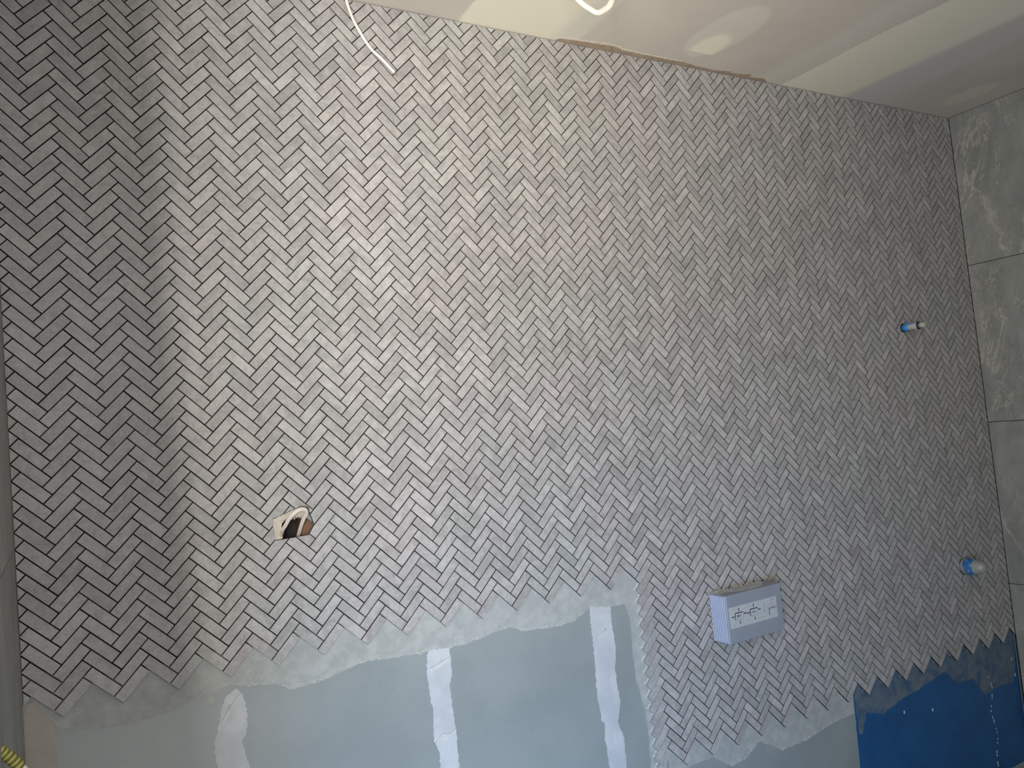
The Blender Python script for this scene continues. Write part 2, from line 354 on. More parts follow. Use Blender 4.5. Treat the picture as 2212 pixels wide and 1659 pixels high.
t = NT('translucent_cap'); pp = t.node('ShaderNodeTexCoord').outputs['Object']; n = t.noise(pp, 30, 4, 0.6)
t.bsdf.inputs['Subsurface Weight'].default_value = 0.25; t.bsdf.inputs['Subsurface Radius'].default_value = (0.01, 0.01, 0.01)
M_CAP = t.out(t.mix(n, (0.27, 0.27, 0.25), (0.34, 0.34, 0.33)), 0.3, 0.5)
M_YEL = plain('yellow_tape', (0.50, 0.42, 0.13), 0.45, 0.4, 0.1, 70, 0.1)
M_GRN = plain('green_stripe', (0.13, 0.15, 0.03), 0.45, 0.4, 0.1, 70, 0.1)
M_BROWN = plain('torn_board', (0.36, 0.285, 0.22), 0.8, 0.2, 0.2, 60, 0.5)
M_WOOD = plain('stud_wood', (0.15, 0.075, 0.042), 0.6, 0.3, 0.25, 25, 0.3)
M_DARK = plain('cavity', (0.05, 0.044, 0.046), 0.9, 0.1, 0.2, 20, 0.0)
M_SIDE_SHADE = plain('tile_side_shade', (0.036, 0.032, 0.030), 0.8, 0.2, 0.15, 60, 0.0)  # tile sides painted dark for joint shade; the real body is tile grey
M_SCREW = plain('screw_steel', (0.42, 0.43, 0.44), 0.4, 0.5, 0.1, 80, 0.0)
M_PLAST = plain('cream_plaster', (0.50, 0.45, 0.375), 0.8, 0.2, 0.15, 120, 0.8)
M_TOPS = plain('top_smear', (0.42, 0.44, 0.45), 0.6, 0.3, 0.2, 60, 0.4)
M_CRUMB = plain('adhesive_crumbs', (0.42, 0.41, 0.37), 0.8, 0.2, 0.15, 120, 0.6)
M_RED = plain('red_core', (0.5, 0.03, 0.03), 0.45, 0.4)

# ------------------------------------------------------------------ room shell
# back wall: plasterboard with the socket hole broken through it
bm = bmesh.new()
def loop(pts, y):
    vs_ = [bm.verts.new((x, y, z)) for x, z in pts]
    return vs_, [bm.edges.new((vs_[i], vs_[(i+1) % len(vs_)])) for i in range(len(vs_))]
outer = [(XL-0.12, 0.0), (XR+0.12, 0.0), (XR+0.12, ZC+0.1), (XL-0.12, ZC+0.1)]
hole = rough_line(HOLE_BOARD, 0.004, 0.0012)
lo, eo = loop(outer, YB); lh, eh = loop(hole, YB)
bmesh.ops.triangle_fill(bm, use_beauty=True, edges=eo + eh)
dead = [f for f in bm.faces if all(v in lh for v in f.verts) and
        (lambda c: HOLE_BOARD and 0.433 < c.x < 0.486 and 1.222 < c.z < 1.25)(f.calc_center_median())]
if dead and len(dead) >= len(lh) - 4: bmesh.ops.delete(bm, geom=dead, context='FACES_ONLY')
for L in (lh,):
    bk = [bm.verts.new((v.co.x, YB + 0.0125, v.co.z)) for v in L]
    for i in range(len(L)):
        j = (i+1) % len(L); bm.faces.new((L[i], L[j], bk[j], bk[i]))
wall_back = structure(mesh_obj('wall_back', bm, M_BOARD), 'moisture-resistant plasterboard wall carrying grey herringbone mosaic')
# cavity behind the hole
bm = bmesh.new(); box(bm, 0.36, 0.56, YB+0.065, YB+0.069, 1.12, 1.36); mesh_obj('cavity_lining', bm, M_DARK, wall_back)
bm = bmesh.new(); box(bm, 0.476, 0.521, YB+0.0128, YB+0.062, 1.02, 1.46); mesh_obj('stud', bm, M_WOOD, wall_back, label='brown timber stud inside the socket hole')

bm = bmesh.new(); box(bm, XL-1.6, XR+0.13, -2.75, 0.13, ZC, ZC+0.08); structure(mesh_obj('ceiling', bm, M_CEIL), 'grey ceiling board with cream filled joints')
bm = bmesh.new(); box(bm, XL-1.6, XR+0.13, -2.75, 0.13, -0.1, 0.0); structure(mesh_obj('floor', bm, M_FLOOR))
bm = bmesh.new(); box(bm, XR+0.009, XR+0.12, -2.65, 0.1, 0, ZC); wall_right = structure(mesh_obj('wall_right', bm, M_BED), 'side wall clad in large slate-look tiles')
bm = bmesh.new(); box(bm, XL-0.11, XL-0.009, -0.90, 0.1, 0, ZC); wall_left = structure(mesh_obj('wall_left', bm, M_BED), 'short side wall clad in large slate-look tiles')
bm = bmesh.new(); box(bm, XL-1.5, XR+0.12, -2.75, -2.65, 0, ZC); structure(mesh_obj('wall_front', bm, M_PAINT))

# ------------------------------------------------------------------ polygon tools for cut tiles
def clip(poly, a, b):
    # keep the part of poly on the left side of a->b
    def side(p): return (b[0]-a[0])*(p[1]-a[1]) - (b[1]-a[1])*(p[0]-a[0])
    out = []
    for i in range(len(poly)):
        p, q = poly[i], poly[(i+1) % len(poly)]; sp, sq = side(p), side(q)
        if sp >= 0: out.append(p)
        if (sp > 0 > sq) or (sp < 0 < sq):
            k = sp / (sp - sq); out.append((p[0]+(q[0]-p[0])*k, p[1]+(q[1]-p[1])*k))
    return out
def parea(P): return 0.5*sum(P[i][0]*P[(i+1) % len(P)][1] - P[(i+1) % len(P)][0]*P[i][1] for i in range(len(P)))
def ccw(P): return P if parea(P) > 0 else P[::-1]
def subtract(poly, Q):
    pieces = []; rest = poly
    for i in range(len(Q)):
        a, b = Q[i], Q[(i+1) % len(Q)]
        o = clip(rest, b, a)
        if len(o) > 2 and abs(parea(o)) > 4e-6: pieces.append(o)
        rest = clip(rest, a, b)
        if len(rest) < 3: return None if not pieces else pieces
    return pieces
def inset(P, d):
    n = len(P); out = []
    for i in range(n):
        a, b, c = P[i-1], P[i], P[(i+1) % n]
        u = Vector((b[0]-a[0], b[1]-a[1])); v = Vector((c[0]-b[0], c[1]-b[1]))
        if u.length < 1e-6 or v.length < 1e-6: return None
        u.normalize(); v.normalize()
        k = 1 + u.dot(v)
        if k < 0.15: return None
        nn = (Vector((-u.y, u.x)) + Vector((-v.y, v.x))) / k
        out.append((b[0] + nn.x*d, b[1] + nn.y*d))
    return out
def add_prism(bm, P, depth, ch, sv, lay, plane=None, pale=False):
    # tile body: chamfered face at y ~ 0, back at y = depth
    P = ccw(P)
    Q = [P[0]]
    for p in P[1:]:
        if math.hypot(p[0]-Q[-1][0], p[1]-Q[-1][1]) > 3e-4: Q.append(p)
    if math.hypot(Q[0][0]-Q[-1][0], Q[0][1]-Q[-1][1]) < 3e-4: Q.pop()
    if len(Q) < 3: return
    P = Q; y0, ax, az, cx, cz = plane
    fy = lambda p: y0 + ax*(p[0]-cx) + az*(p[1]-cz)
    I = inset(P, ch) if ch else None
    if I and parea(I) < 0.3*parea(P): I = None
    rings = []
    if I: rings.append([bm.verts.new((p[0], fy(p), p[1])) for p in I])
    rings.append([bm.verts.new((p[0], fy(p) + (ch*0.9 if I else 0), p[1])) for p in P])
    rings.append([bm.verts.new((p[0], depth, p[1])) for p in P])
    fs = [bm.faces.new(rings[0])]
    for r0, r1 in zip(rings, rings[1:]):
        for i in range(len(r0)):
            j = (i+1) % len(r0); fs.append(bm.faces.new((r0[j], r0[i], r1[i], r1[j])))
    nf = 1 + (len(rings[0]) if I else 0)
    for k, f in enumerate(fs):
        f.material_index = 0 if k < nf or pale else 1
        for l in f.loops: l[lay] = sv

# herringbone lattice as it was really laid: sheets drift by a few millimetres
def warp(U, V):
    s = (min(max(U, -1), 33) - 16) / 16; v = (min(max(V, -2), 60) - 26) / 30; k = 0; du = dv = 0
    for a in range(5):
        for b in range(5 - a):
            m = s**a * v**b; du += WU[k]*m; dv += WV[k]*m; k += 1
    return (U + du) * DU, 2.28 - (V + dv) * DV
def lat(a, b):          # a, b along the two tile directions, in tile widths
    return warp((a + b) / (2*RATIO) - 0.5, (a - b) / 2 - RATIO/2)
J = 0.0475              # half joint width in tile widths (about 1 mm)
Lr = RATIO
BOXQ = [(1.5985, 0.7565), (1.8205, 0.7565), (1.8205, 0.8945), (1.5985, 0.8962)]
def ngon(c, r, n=12): return [(c[0]+r*math.cos(2*math.pi*k/n), c[1]+r*math.sin(2*math.pi*k/n)) for k in range(n)]
CUTS = [ccw(HOLE_TILE), ccw(BOXQ), ngon(PIPE, 0.0165), ngon(CAP, 0.0295)]
xl, xr, zt = XL + 0.0012, XR - 0.0015, ZC - 0.0022
Rm = Matrix(CAM_R); Cc = Vector(CAM_C)
def project(x, z):
    v = Rm @ (Vector((x, 0, z)) - Cc); return 1106 + CAM_F*v.x/v.z, 829.5 + CAM_F*v.y/v.z
tiles = []
for i in range(-1, 34):
    for j in range(-7, 60):
        oa, ob = i*Lr + j, i*Lr - j
        if (i <= 14 and j <= 42) or (i >= 15 and j <= 58): tiles.append(('a', oa, ob, oa+Lr, ob+1, i, j))
        if (i <= 13 and j <= 42) or (i >= 14 and j <= 58): tiles.append(('b', oa+Lr, ob, oa+Lr+1, ob+Lr, i, j))
recs = []
EDGE = []     # free bottom edges, for the squeezed-out adhesive
for kind, a0, b0, a1, b1, i, j in tiles:
    jj = J * rnd.uniform(0.94, 1.05); da = rnd.uniform(-.007, .007); db = rnd.uniform(-.007, .007)
    C4 = [(a0+jj+da, b0+jj+db), (a1-jj+da, b0+jj+db), (a1-jj+da, b1-jj+db), (a0+jj+da, b1-jj+db)]
    P = ccw([lat(a, b) for a, b in C4])
    if min(p[0] for p in P) > xr or max(p[0] for p in P) < xl or min(p[1] for p in P) > zt: continue
    full = True
    for (p, q) in (((xl, 9), (xl, -9)), ((xr, -9), (xr, 9)), ((9, zt), (-9, zt))):
        n0 = P; P = clip(P, p, q)
        if len(P) < 3: break
        if P != n0: full = False
    if len(P) < 3 or parea(P) < 1.5e-5: continue
    pieces = [P]; cutted = False
    for Q in CUTS:
        bx0, bx1 = min(p[0] for p in Q), max(p[0] for p in Q); bz0, bz1 = min(p[1] for p in Q), max(p[1] for p in Q)
        if max(p[0] for p in P) < bx0 or min(p[0] for p in P) > bx1 or max(p[1] for p in P) < bz0 or min(p[1] for p in P) > bz1: continue
        new = []
        for pc in pieces:
            inter = pc
            for k in range(len(Q)):
                inter = clip(inter, Q[k], Q[(k+1) % len(Q)])
                if len(inter) < 3: break
            if len(inter) < 3 or abs(parea(inter)) < 1e-7: new.append(pc); continue
            cutted = True; new += subtract(pc, Q) or []
        pieces = new
    if not pieces: continue
    cx = sum(p[0] for p in P)/len(P); cz = sum(p[1] for p in P)/len(P)
    pl = (rnd.uniform(-.00025, .00025), rnd.uniform(-.006, .006), rnd.uniform(-.006, .006), cx, cz)
    sv = Vector((rnd.random()**1.0, rnd.random(), rnd.random(), 1.0)) if False else (min(1, max(0, rnd.gauss(0.52, 0.24))), rnd.random(), rnd.random(), 1.0)
    pix = [project(*p) for p in P]
    A = abs(parea(pix)); mx = sum(p[0] for p in pix)/len(pix); my = sum(p[1] for p in pix)/len(pix)
    inview = -8 < mx < 2220 and -8 < my < 1667
    recs.append((A if inview else -1, pieces, 0 if cutted else 0.0005, sv, pl, kind == 'b' and i == 14 and j > 42))
recs.sort(key=lambda r: -r[0])
def new_tile_bm():
    bm = bmesh.new(); return bm, bm.loops.layers.float_color.new('shade')
for r in recs[:300]:
    bm, lay = new_tile_bm()
    for pc in r[1]: add_prism(bm, pc, YB-0.001, r[2], r[3], lay, r[4], r[5])
    bmesh.ops.recalc_face_normals(bm, faces=bm.faces[:])
    mesh_obj('tile', bm, M_TILE, wall_back).data.materials.append(M_SIDE_SHADE)
bm, lay = new_tile_bm()
for r in recs[300:]:
    for pc in r[1]: add_prism(bm, pc, YB-0.001, r[2], r[3], lay, r[4], r[5])
bmesh.ops.recalc_face_normals(bm, faces=bm.faces[:])
tf = mesh_obj('tile_field', bm, M_TILE, wall_back); tf.data.materials.append(M_SIDE_SHADE); tf['kind'] = 'stuff'
tf['label'] = 'further grey herringbone mosaic tiles across the wall'

# thin adhesive bed, joint shade put into its near-black colour, following the laid field
def edge_pts(seq): return [lat(a, b) for a, b in seq]
zig = []
for i in range(0, 14):
    oa, ob = i*Lr + 42, i*Lr - 42
    zig += [(oa+0.2, ob+0.3), (oa+Lr, ob+0.2), (oa+Lr+0.8, ob+0.1), (oa+Lr+0.75, ob+Lr-0.2)]
oa, ob = 14*Lr + 42, 14*Lr - 42
zig += [(oa+0.2, ob+0.3)]
for j in range(42, 59):
    zig += [(14*Lr + j + Lr+0.25, 14*Lr - j + 0.25), (14*Lr + j + Lr+1.25, 14*Lr - j + 0.25)]
for i in range(15, 33):
    oa, ob = i*Lr + 58, i*Lr - 58
    zig += [(oa+0.25, ob+0.3), (oa+Lr, ob+0.2), (oa+Lr+0.75, ob+0.15), (oa+Lr+0.7, ob+Lr-0.2)]
low = [p for p in edge_pts(zig) if XL+0.002 < p[0] < XR-0.002]
top_ = [(XR-0.002, ZC-0.001), (0.499+0.001, ZC-0.001)]
outl_r = [(0.505, low[0][1])]
def bed_part(x0, x1):
    pts = [p for p in low if x0 <= p[0] <= x1]
    return pts
# the bed is laid in pieces that leave the socket hole open
cut0, cut1 = 0.405, 0.505
L0 = [p for p in low if p[0] < cut0]; L1 = [p for p in low if cut0 <= p[0] <= cut1]; L2 = [p for p in low if p[0] > cut1]
zl = lambda P: P[-1][1]
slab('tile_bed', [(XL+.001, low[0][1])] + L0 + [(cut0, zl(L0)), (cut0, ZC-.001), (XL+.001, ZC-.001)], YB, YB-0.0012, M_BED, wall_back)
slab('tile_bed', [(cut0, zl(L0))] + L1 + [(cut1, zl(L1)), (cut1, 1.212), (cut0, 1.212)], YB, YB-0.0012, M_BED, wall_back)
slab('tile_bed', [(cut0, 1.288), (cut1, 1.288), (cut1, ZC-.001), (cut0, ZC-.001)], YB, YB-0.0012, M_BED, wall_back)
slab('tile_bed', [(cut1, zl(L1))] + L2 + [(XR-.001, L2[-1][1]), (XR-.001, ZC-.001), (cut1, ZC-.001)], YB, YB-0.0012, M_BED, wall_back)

# beads of adhesive squeezed out along the free edge of the field
bm = bmesh.new()
def bead(p, r):
    m = Matrix.Translation((p[0], YB-0.0018, p[1])) @ Matrix.Diagonal((r*rnd.uniform(.8, 1.6), 0.0025, r*rnd.uniform(.7, 1.4), 1))
    bmesh.ops.create_icosphere(bm, subdivisions=1, radius=1, matrix=m)
for i in range(6, 15):
    oa, ob = i*Lr + 42, i*Lr - 42
    for k in range(26):
        if rnd.random() < (0.55 if i in (8, 11, 14) else 0.3):
            a = rnd.uniform(1.0, Lr); bead(lat(oa+a, ob-0.06+rnd.uniform(-.09, .02)), rnd.uniform(.0006, .0017))
for j in range(43, 59):
    for k in range(34):
        if rnd.random() < 0.85: bead(lat(14*Lr+j+Lr-0.10+rnd.uniform(-.14, .05), 14*Lr-j+rnd.uniform(0, 1)), rnd.uniform(.0006, .0018))
for i in range(15, 32):
    oa, ob = i*Lr + 58, i*Lr - 58
    for k in range(14):
        if rnd.random() < 0.35: bead(lat(oa+rnd.uniform(1.0, Lr), ob-0.05+rnd.uniform(-.08, .02)), rnd.uniform(.0006, .0015))
o = mesh_obj('adhesive_bead', bm, M_BEAD, wall_back, True); o['kind'] = 'stuff'

# adhesive, fillers, membrane on the bare board
up = [(1.40, 0.487), (1.36, 0.75), (1.34, 0.96), (1.36, 1.06), (0.9, 1.05), (0.5, 1.02), (0.1, 1.01), (-0.046, 1.05)]
slab('adhesive_skim', rough_line(ADH_L, 0.006, 0.0016, False) + [(1.40, 0.40), (1.37, 0.75), (1.36, 0.97), (1.36, 1.04), (0.9, 1.05), (0.5, 1.02), (0.1, 1.01), (-0.046, 1.05)], YB, YB-0.0014, M_ADH, wall_back, )
slab('adhesive_skim', rough_line(ADH_R, 0.006, 0.0020, False) + [(2.158, 0.56), (1.40, 0.56), (1.405, 0.41)], YB, YB-0.0010, M_ADH, wall_back)
bm = bmesh.new()
for L_ in (ADH_L[10:34], ADH_R[3:]):
    for (xa, za), (xb, zb) in zip(L_, L_[1:]):
        n = int(math.hypot(xb-xa, zb-za)/0.0022)
        for k in range(n):
            if rnd.random() > 0.55: continue
            q = (k+rnd.random())/n; r = rnd.uniform(.0005, .0013)
            m = Matrix.Translation((xa+(xb-xa)*q+rnd.uniform(-.003, .003), YB-0.0012, za+(zb-za)*q+rnd.uniform(-.001, .006))) @ Matrix.Rotation(rnd.uniform(-.6, .2), 4, 'Y') @ Matrix.Diagonal([r*rnd.uniform(1, 3.5), r*.8, r, 1])
            bmesh.ops.create_icosphere(bm, subdivisions=1, radius=1, matrix=m)
o = mesh_obj('adhesive_crust', bm, M_BEAD, wall_back, True); o['kind'] = 'stuff'
for nm, P, m in (('joint_filler', STRIP_A, M_COMP), ('joint_filler', STRIP_B, M_COMP), ('joint_filler', STRIP_C, M_COMP), ('corner_filler', STRIP_L, M_COMP_BEIGE)):
    slab(nm, rough_line(P, 0.005, 0.0019), YB, YB-0.0009, m, wall_back)
# long fillers go on down to the floor below the picture
for x0, x1, z1 in ((0.273, 0.337, 0.72), (0.750, 0.793, 0.59), (1.212, 1.262, 0.45)):
    slab('joint_filler', rough_line([(x0, 0.02), (x1, 0.02), (x1, z1), (x0, z1)], 0.01, 0.002), YB, YB-0.0008, M_COMP, wall_back)
slab('corner_filler', rough_line([(-0.049, 0.02), (-0.004, 0.02), (-0.004, 0.825), (-0.049, 0.835)], 0.01, 0.001), YB, YB-0.0014, M_COMP_BEIGE, wall_back)
# trowel marks beside the screws
for P in ([(0.738, 0.877), (0.765, 0.884), (0.790, 0.893), (0.790, 0.883), (0.768, 0.876), (0.740, 0.868)],
          [(0.736, 0.712), (0.757, 0.727), (0.775, 0.722), (0.792, 0.729), (0.790, 0.720), (0.766, 0.712), (0.748, 0.704)],
          [(0.283, 0.874), (0.300, 0.897), (0.318, 0.920), (0.322, 0.918), (0.304, 0.893), (0.287, 0.871)],
          [(1.206, 0.853), (1.229, 0.862), (1.232, 0.858), (1.208, 0.849)]):
    slab('trowel_ridge', P, YB-0.0009, YB-0.0036, M_BEAD, wall_back)
for x, z in SCREWS:
    o = mesh_obj('screw', lathe([(0, 0.0046), (0.0012, 0.0046), (0.0018, 0.0038), (0.0015, 0.0016), (0.0009, 0.0)], (x, YB-0.0008, z), (0, -1, 0), 16), M_SCREW, wall_back)
bx = BLUE_X
o = slab('waterproof_membrane', rough_line([(2.150, 0.02), (XR-.001, 0.02), (XR-.001, 0.62), (2.166, 0.62), (2.163, 0.475), (2.155, 0.25)], 0.02, 0.0008), YB, YB-0.0011, M_BLUE, wall_back)
slab('adhesive_smear', rough_line([(max(2.1665, min(x, XR-.002)), z) for x, z in SMEAR], 0.006, 0.003, False) + [(XR-.002, 0.52), (2.168, 0.52)], YB-0.0011, YB-0.0019, M_SMEAR, wall_back)
# drips on the membrane
bm = bmesh.new()
for k in range(26):
    z = 0.36 - k*0.013 + rnd.uniform(-.003, .003); x = 2.905 + 0.012*math.sin(k*0.5) - 0.012 + rnd.uniform(-.003, .003)
    if k % 3 != 1: bmesh.ops.create_icosphere(bm, subdivisions=1, radius=1, matrix=Matrix.Translation((x, YB-0.0014, z)) @ Matrix.Diagonal((0.0024, 0.0015, rnd.uniform(.003, .009), 1)))
for x, z in ((2.40, 0.36), (2.55, 0.33), (3.05, 0.39), (3.06, 0.33)):
    bmesh.ops.create_icosphere(bm, subdivisions=1, radius=1, matrix=Matrix.Translation((x, YB-0.0014, z)) @ Matrix.Diagonal((0.004, 0.0015, 0.007, 1)))
o = mesh_obj('adhesive_drip', bm, M_BEAD, wall_back, True); o['kind'] = 'stuff'

# crumbled plaster round the socket hole
slab('plaster_rim', rough_line([(0.413, 1.219), (0.4265, 1.219), (0.4275, 1.232), (0.4305, 1.244), (0.4325, 1.251), (0.4385, 1.257), (0.4445, 1.2595), (0.477, 1.2605), (0.4865, 1.2545),
      (0.490, 1.262), (0.486, 1.277), (0.474, 1.281), (0.412, 1.262)], 0.0025, 0.0011), YB, YB-0.0045, M_PLAST, wall_back)
bm = bmesh.new()
for k in range(60):
    q = k / 59; p = (0.4275 + 0.003*q, 1.219 + 0.034*q) if k < 34 else (0.43 + 0.05*(q-.55)/.45, 1.257 + 0.006*(q-.55))
    m = Matrix.Translation((p[0]+rnd.uniform(-.003, .001), YB-0.003+rnd.uniform(-.002, .003), p[1]+rnd.uniform(-.002, .002))) @ Matrix.Diagonal([rnd.uniform(.0012, .0028) for _ in range(3)] + [1])
    bmesh.ops.create_icosphere(bm, subdivisions=1, radius=1, matrix=m)
o = mesh_obj('plaster_crumb', bm, M_PLAST, wall_back); o['kind'] = 'stuff'

# torn board edge where the ceiling meets the tiled wall
def ceil_slab(name, outline, z0, z1, mat, parent):
    bm = bmesh.new()
    f = [bm.verts.new((x, y, z1)) for x, y in outline]; b = [bm.verts.new((x, y, z0)) for x, y in outline]
    es = [bm.edges.new((f[i], f[(i+1) % len(f)])) for i in range(len(f))]
    bmesh.ops.triangle_fill(bm, use_beauty=True, edges=es)
    for i in range(len(f)):
        j = (i+1) % len(f); bm.faces.new((f[i], f[j], b[j], b[i]))
    bmesh.ops.recalc_face_normals(bm, faces=bm.faces[:]); return mesh_obj(name, bm, mat, parent)
ceil = bpy.data.objects['ceiling']
fr = [(1.262, -0.004), (1.268, -0.014), (1.30, -0.017), (1.40, -0.026), (1.452, -0.027), (1.477, -0.017), (1.60, -0.017), (1.711, -0.019), (1.76, -0.012), (1.815, -0.010), (1.869, -0.014), (1.90, -0.022), (1.905, -0.012), (1.96, -0.020), (1.985, -0.026), (1.99, -0.012), (2.05, -0.018), (2.075, -0.006)]
ceil_slab('torn_edge', [(1.262, -0.0005)] + rough_line(fr, 0.008, 0.0012, False) + [(2.075, -0.0005)], ZC, ZC-0.0010, M_BROWN, ceil)
fr2 = [(1.258, -0.012), (1.27, -0.024), (1.34, -0.029), (1.42, -0.038), (1.47, -0.030), (1.52, -0.024), (1.60, -0.022), (1.70, -0.022)]
ceil_slab('paper_fringe', [(1.258, -0.004)] + rough_line(fr2, 0.012, 0.0022, False) + [(1.70, -0.010)], ZC, ZC-0.0004, plain('torn_paper', (0.64, 0.61, 0.55), 0.8, 0.2, 0.1, 70), ceil)

# ------------------------------------------------------------------ large wall tiles
def wall_tile(parent, x_face, sgn, y0, y1, z0, z1):
    # sgn +1: wall on the right (face looks to -x), -1: wall on the left
    bm = bmesh.new(); g = 0.0011
    box(bm, min(x_face, x_face + sgn*0.009), max(x_face, x_face + sgn*0.009), y1+g, y0-g, z0+g, z1-g)
    bmesh.ops.bevel(bm, geom=bm.edges[:], offset=0.0006, segments=1, affect='EDGES')
    c = Vector((x_face, (y0+y1)/2, (z0+z1)/2))
    off = Vector((rnd.uniform(-9, 9), rnd.uniform(-9, 9), rnd.uniform(-9, 9)))
    for v in bm.verts: v.co -= c + off
    o = mesh_obj('tile', bm, M_SLATE, parent); o.location = c + off; return o
rows = [0.0, 0.062, 0.662, 1.2675, 1.868, ZC-0.001]
for z0, z1 in zip(rows, rows[1:]):
    for y0, y1 in ((0.0, -1.2), (-1.2, -2.4), (-2.4, -2.649)): wall_tile(wall_right, XR, 1, y0, y1, z0, z1)
    wall_tile(wall_left, XL, -1, 0.0, -0.9, z0, z1)

# ------------------------------------------------------------------ in-wall mixer box
x0, x1, y0, y1, z0, z1 = 1.6010, 1.8180, -0.062, 0.0085, 0.7595, 0.8925
mb = empty('mixer_box', (x0, 0, z0), 'lilac-grey plastic mixer box with ribbed sides and a white diagram sticker', 'box')
o = mesh_obj('housing', rbox(x0, x1, y0, y1, z0, z1, 0.0035, 3), M_BOX, mb); off_parent(mb, o)
for k in range(9):
    yy = -0.0565 + k*0.0064
    for xa, xb in ((x0-0.0016, x0+0.0005), (x1-0.0005, x1+0.0016)):
        o = mesh_obj('rib', rbox(xa, xb, yy, yy+0.0034, z0+0.003, z1-0.003, 0.0007, 1), M_RIB, mb); off_parent(mb, o)
def top_smear(P):
    g = bmesh.new(); a_ = [g.verts.new((x, y, z1+.0006)) for x, y in P]; b_ = [g.verts.new((x, y, z1-.0004)) for x, y in P]
    es = [g.edges.new((a_[i], a_[(i+1) % len(P)])) for i in range(len(P))]; bmesh.ops.triangle_fill(g, use_beauty=True, edges=es)
    for i in range(len(P)):
        j = (i+1) % len(P); g.faces.new((a_[i], a_[j], b_[j], b_[i]))
    bmesh.ops.recalc_face_normals(g, faces=g.faces[:]); off_parent(mb, mesh_obj('adhesive_smear', g, M_TOPS, mb, label='pale adhesive smeared on the top face'))
top_smear(rough_line([(1.606, -0.001), (1.612, -0.030), (1.640, -0.022), (1.672, -0.040), (1.712, -0.050), (1.760, -0.044), (1.792, -0.020), (1.80, -0.001)], 0.006, 0.0022))
sx0, sx1, sz0, sz1 = 1.608, 1.7945, 0.8005, 0.8590
stk = mesh_obj('sticker', rbox(sx0, sx1, y0-0.0004, y0+0.0004, sz0, sz1, 0.0002, 1), M_STICK, mb, label='white paper sticker with line diagrams'); off_parent(mb, stk)
def S(s, t_): return (sx0 + s*(sx1-sx0), sz1 - t_*(sz1-sz0))
def pr(bm, pts, lift=0.0008):
    vs_ = [bm.verts.new((x, y0-lift, z)) for x, z in pts]; f = bm.faces.new(vs_)
    b2 = [bm.verts.new((x, y0-0.0004, z)) for x, z in pts]
    for i in range(len(vs_)):
        j = (i+1) % len(vs_); bm.faces.new((vs_[j], vs_[i], b2[i], b2[j]))
def rect(bm, s0, s1, t0, t1): pr(bm, [S(s0, t0), S(s1, t0), S(s1, t1), S(s0, t1)])
def line(bm, a, b, wd):
    a = Vector(a); b = Vector(b); d = (b-a); n = Vector((-d.y, d.x)).normalized()*wd/2
    pr(bm, [tuple(a+n), tuple(b+n), tuple(b-n), tuple(a-n)])
def fin(bm, name, mat):
    bmesh.ops.recalc_face_normals(bm, faces=bm.faces[:]); return mesh_obj(name, bm, mat, stk)
def arrow(s, t_, vert):
    bm = bmesh.new()
    if vert:
        rect(bm, s-.005, s+.005, t_-.045, t_+.03); rect(bm, s-.011, s+.011, t_+.03, t_+.068); rect(bm, s-.009, s+.009, t_-.072, t_-.045)
    else:
        rect(bm, s-.008, s+.009, t_-.014, t_+.014); rect(bm, s-.024, s-.008, t_-.034, t_+.034); rect(bm, s+.009, s+.024, t_-.030, t_+.030)
    bmesh.ops.remove_doubles(bm, verts=bm.verts[:], dist=1e-6); fin(bm, 'arrow', M_INK)
for s0, s1, t0, t1, bold in ((.108, .288, .305, .645, True), (.422, .590, .290, .645, False)):
    bk = bmesh.new(); pr(bk, [S(s0+.012, t0), S(s1-.010, t0), S(s1, t0+.038), S(s0+.013, t0+.042), S(s0+.011, t1-.03), S(s0+.004, t1-.01), S(s0, t1-.05), S(s0, t0+.04)]); fin(bk, 'outline', M_INK)
    gy = bmesh.new(); pr(gy, [S(s0+.012, t1), S(s1-.012, t1), S(s1, t1-.04), S(s1, t0+.05), S(s1-.003, t0+.05), S(s1-.003, t1-.045), S(s1-.014, t1-.012), S(s0+.012, t1-.012)]); fin(gy, 'outline', M_INK2)
    cs, ct = (s0+s1)/2, (t0+t1)/2
    arrow(cs, t0-.13, True); arrow(cs+.008, t1+.13, True); arrow(s0-.035, ct-.01, False); arrow(s1+.032, ct-.06, False)
    m = M_INK if bold else M_INK2
    for q in ((cs-.041, cs-.034, ct-.05, ct+.05), (cs-.034, cs-.014, ct-.05, ct-.028), (cs-.034, cs-.014, ct+.028, ct+.05), (cs-.014, cs-.007, ct-.05, ct+.05), (cs-.028, cs-.020, ct-.015, ct+.015)):
        g = bmesh.new(); rect(g, *q); fin(g, 'icon_stroke', m)
    for k in range(4):
        g = bmesh.new(); rect(g, cs+.001+k*.011, cs+.008+k*.011, ct-.045, ct+.045); fin(g, 'icon_stroke', M_INK2)
def stroke(a, b, wd=.0004, mat=M_INK3, nm='ruled_line'):
    g = bmesh.new(); line(g, a, b, wd); fin(g, nm, mat)
stroke(S(.352, 0), S(.352, 1)); stroke(S(.682, 0), S(.682, 1))
for t_ in (.16, .83): stroke(S(.354, t_), S(.680, t_))
for s in (.465, .60): stroke(S(s, 0.01), S(s, .155)); stroke(S(s-.02, .835), S(s-.02, .99))
stroke(S(.44, .665), S(.44, .825)); stroke(S(.645, .5), S(.645, .825))
stroke(S(.07, .92), S(.11, .78)); stroke(S(.11, .78), S(.15, .92)); stroke(S(.07, .92), S(.15, .92))
cc = Vector(S(.870, .555)); g = bmesh.new(); ro = []
for rr in (.0182, .0178): ro.append([(cc.x+rr*math.cos(2*math.pi*k/40), cc.y+rr*math.sin(2*math.pi*k/40)) for k in range(40)])
for k in range(40):
    j = (k+1) % 40; vv = [g.verts.new((x, y0-.0008, z)) for x, z in (ro[0][k], ro[0][j], ro[1][j], ro[1][k])]; g.faces.new(vv)
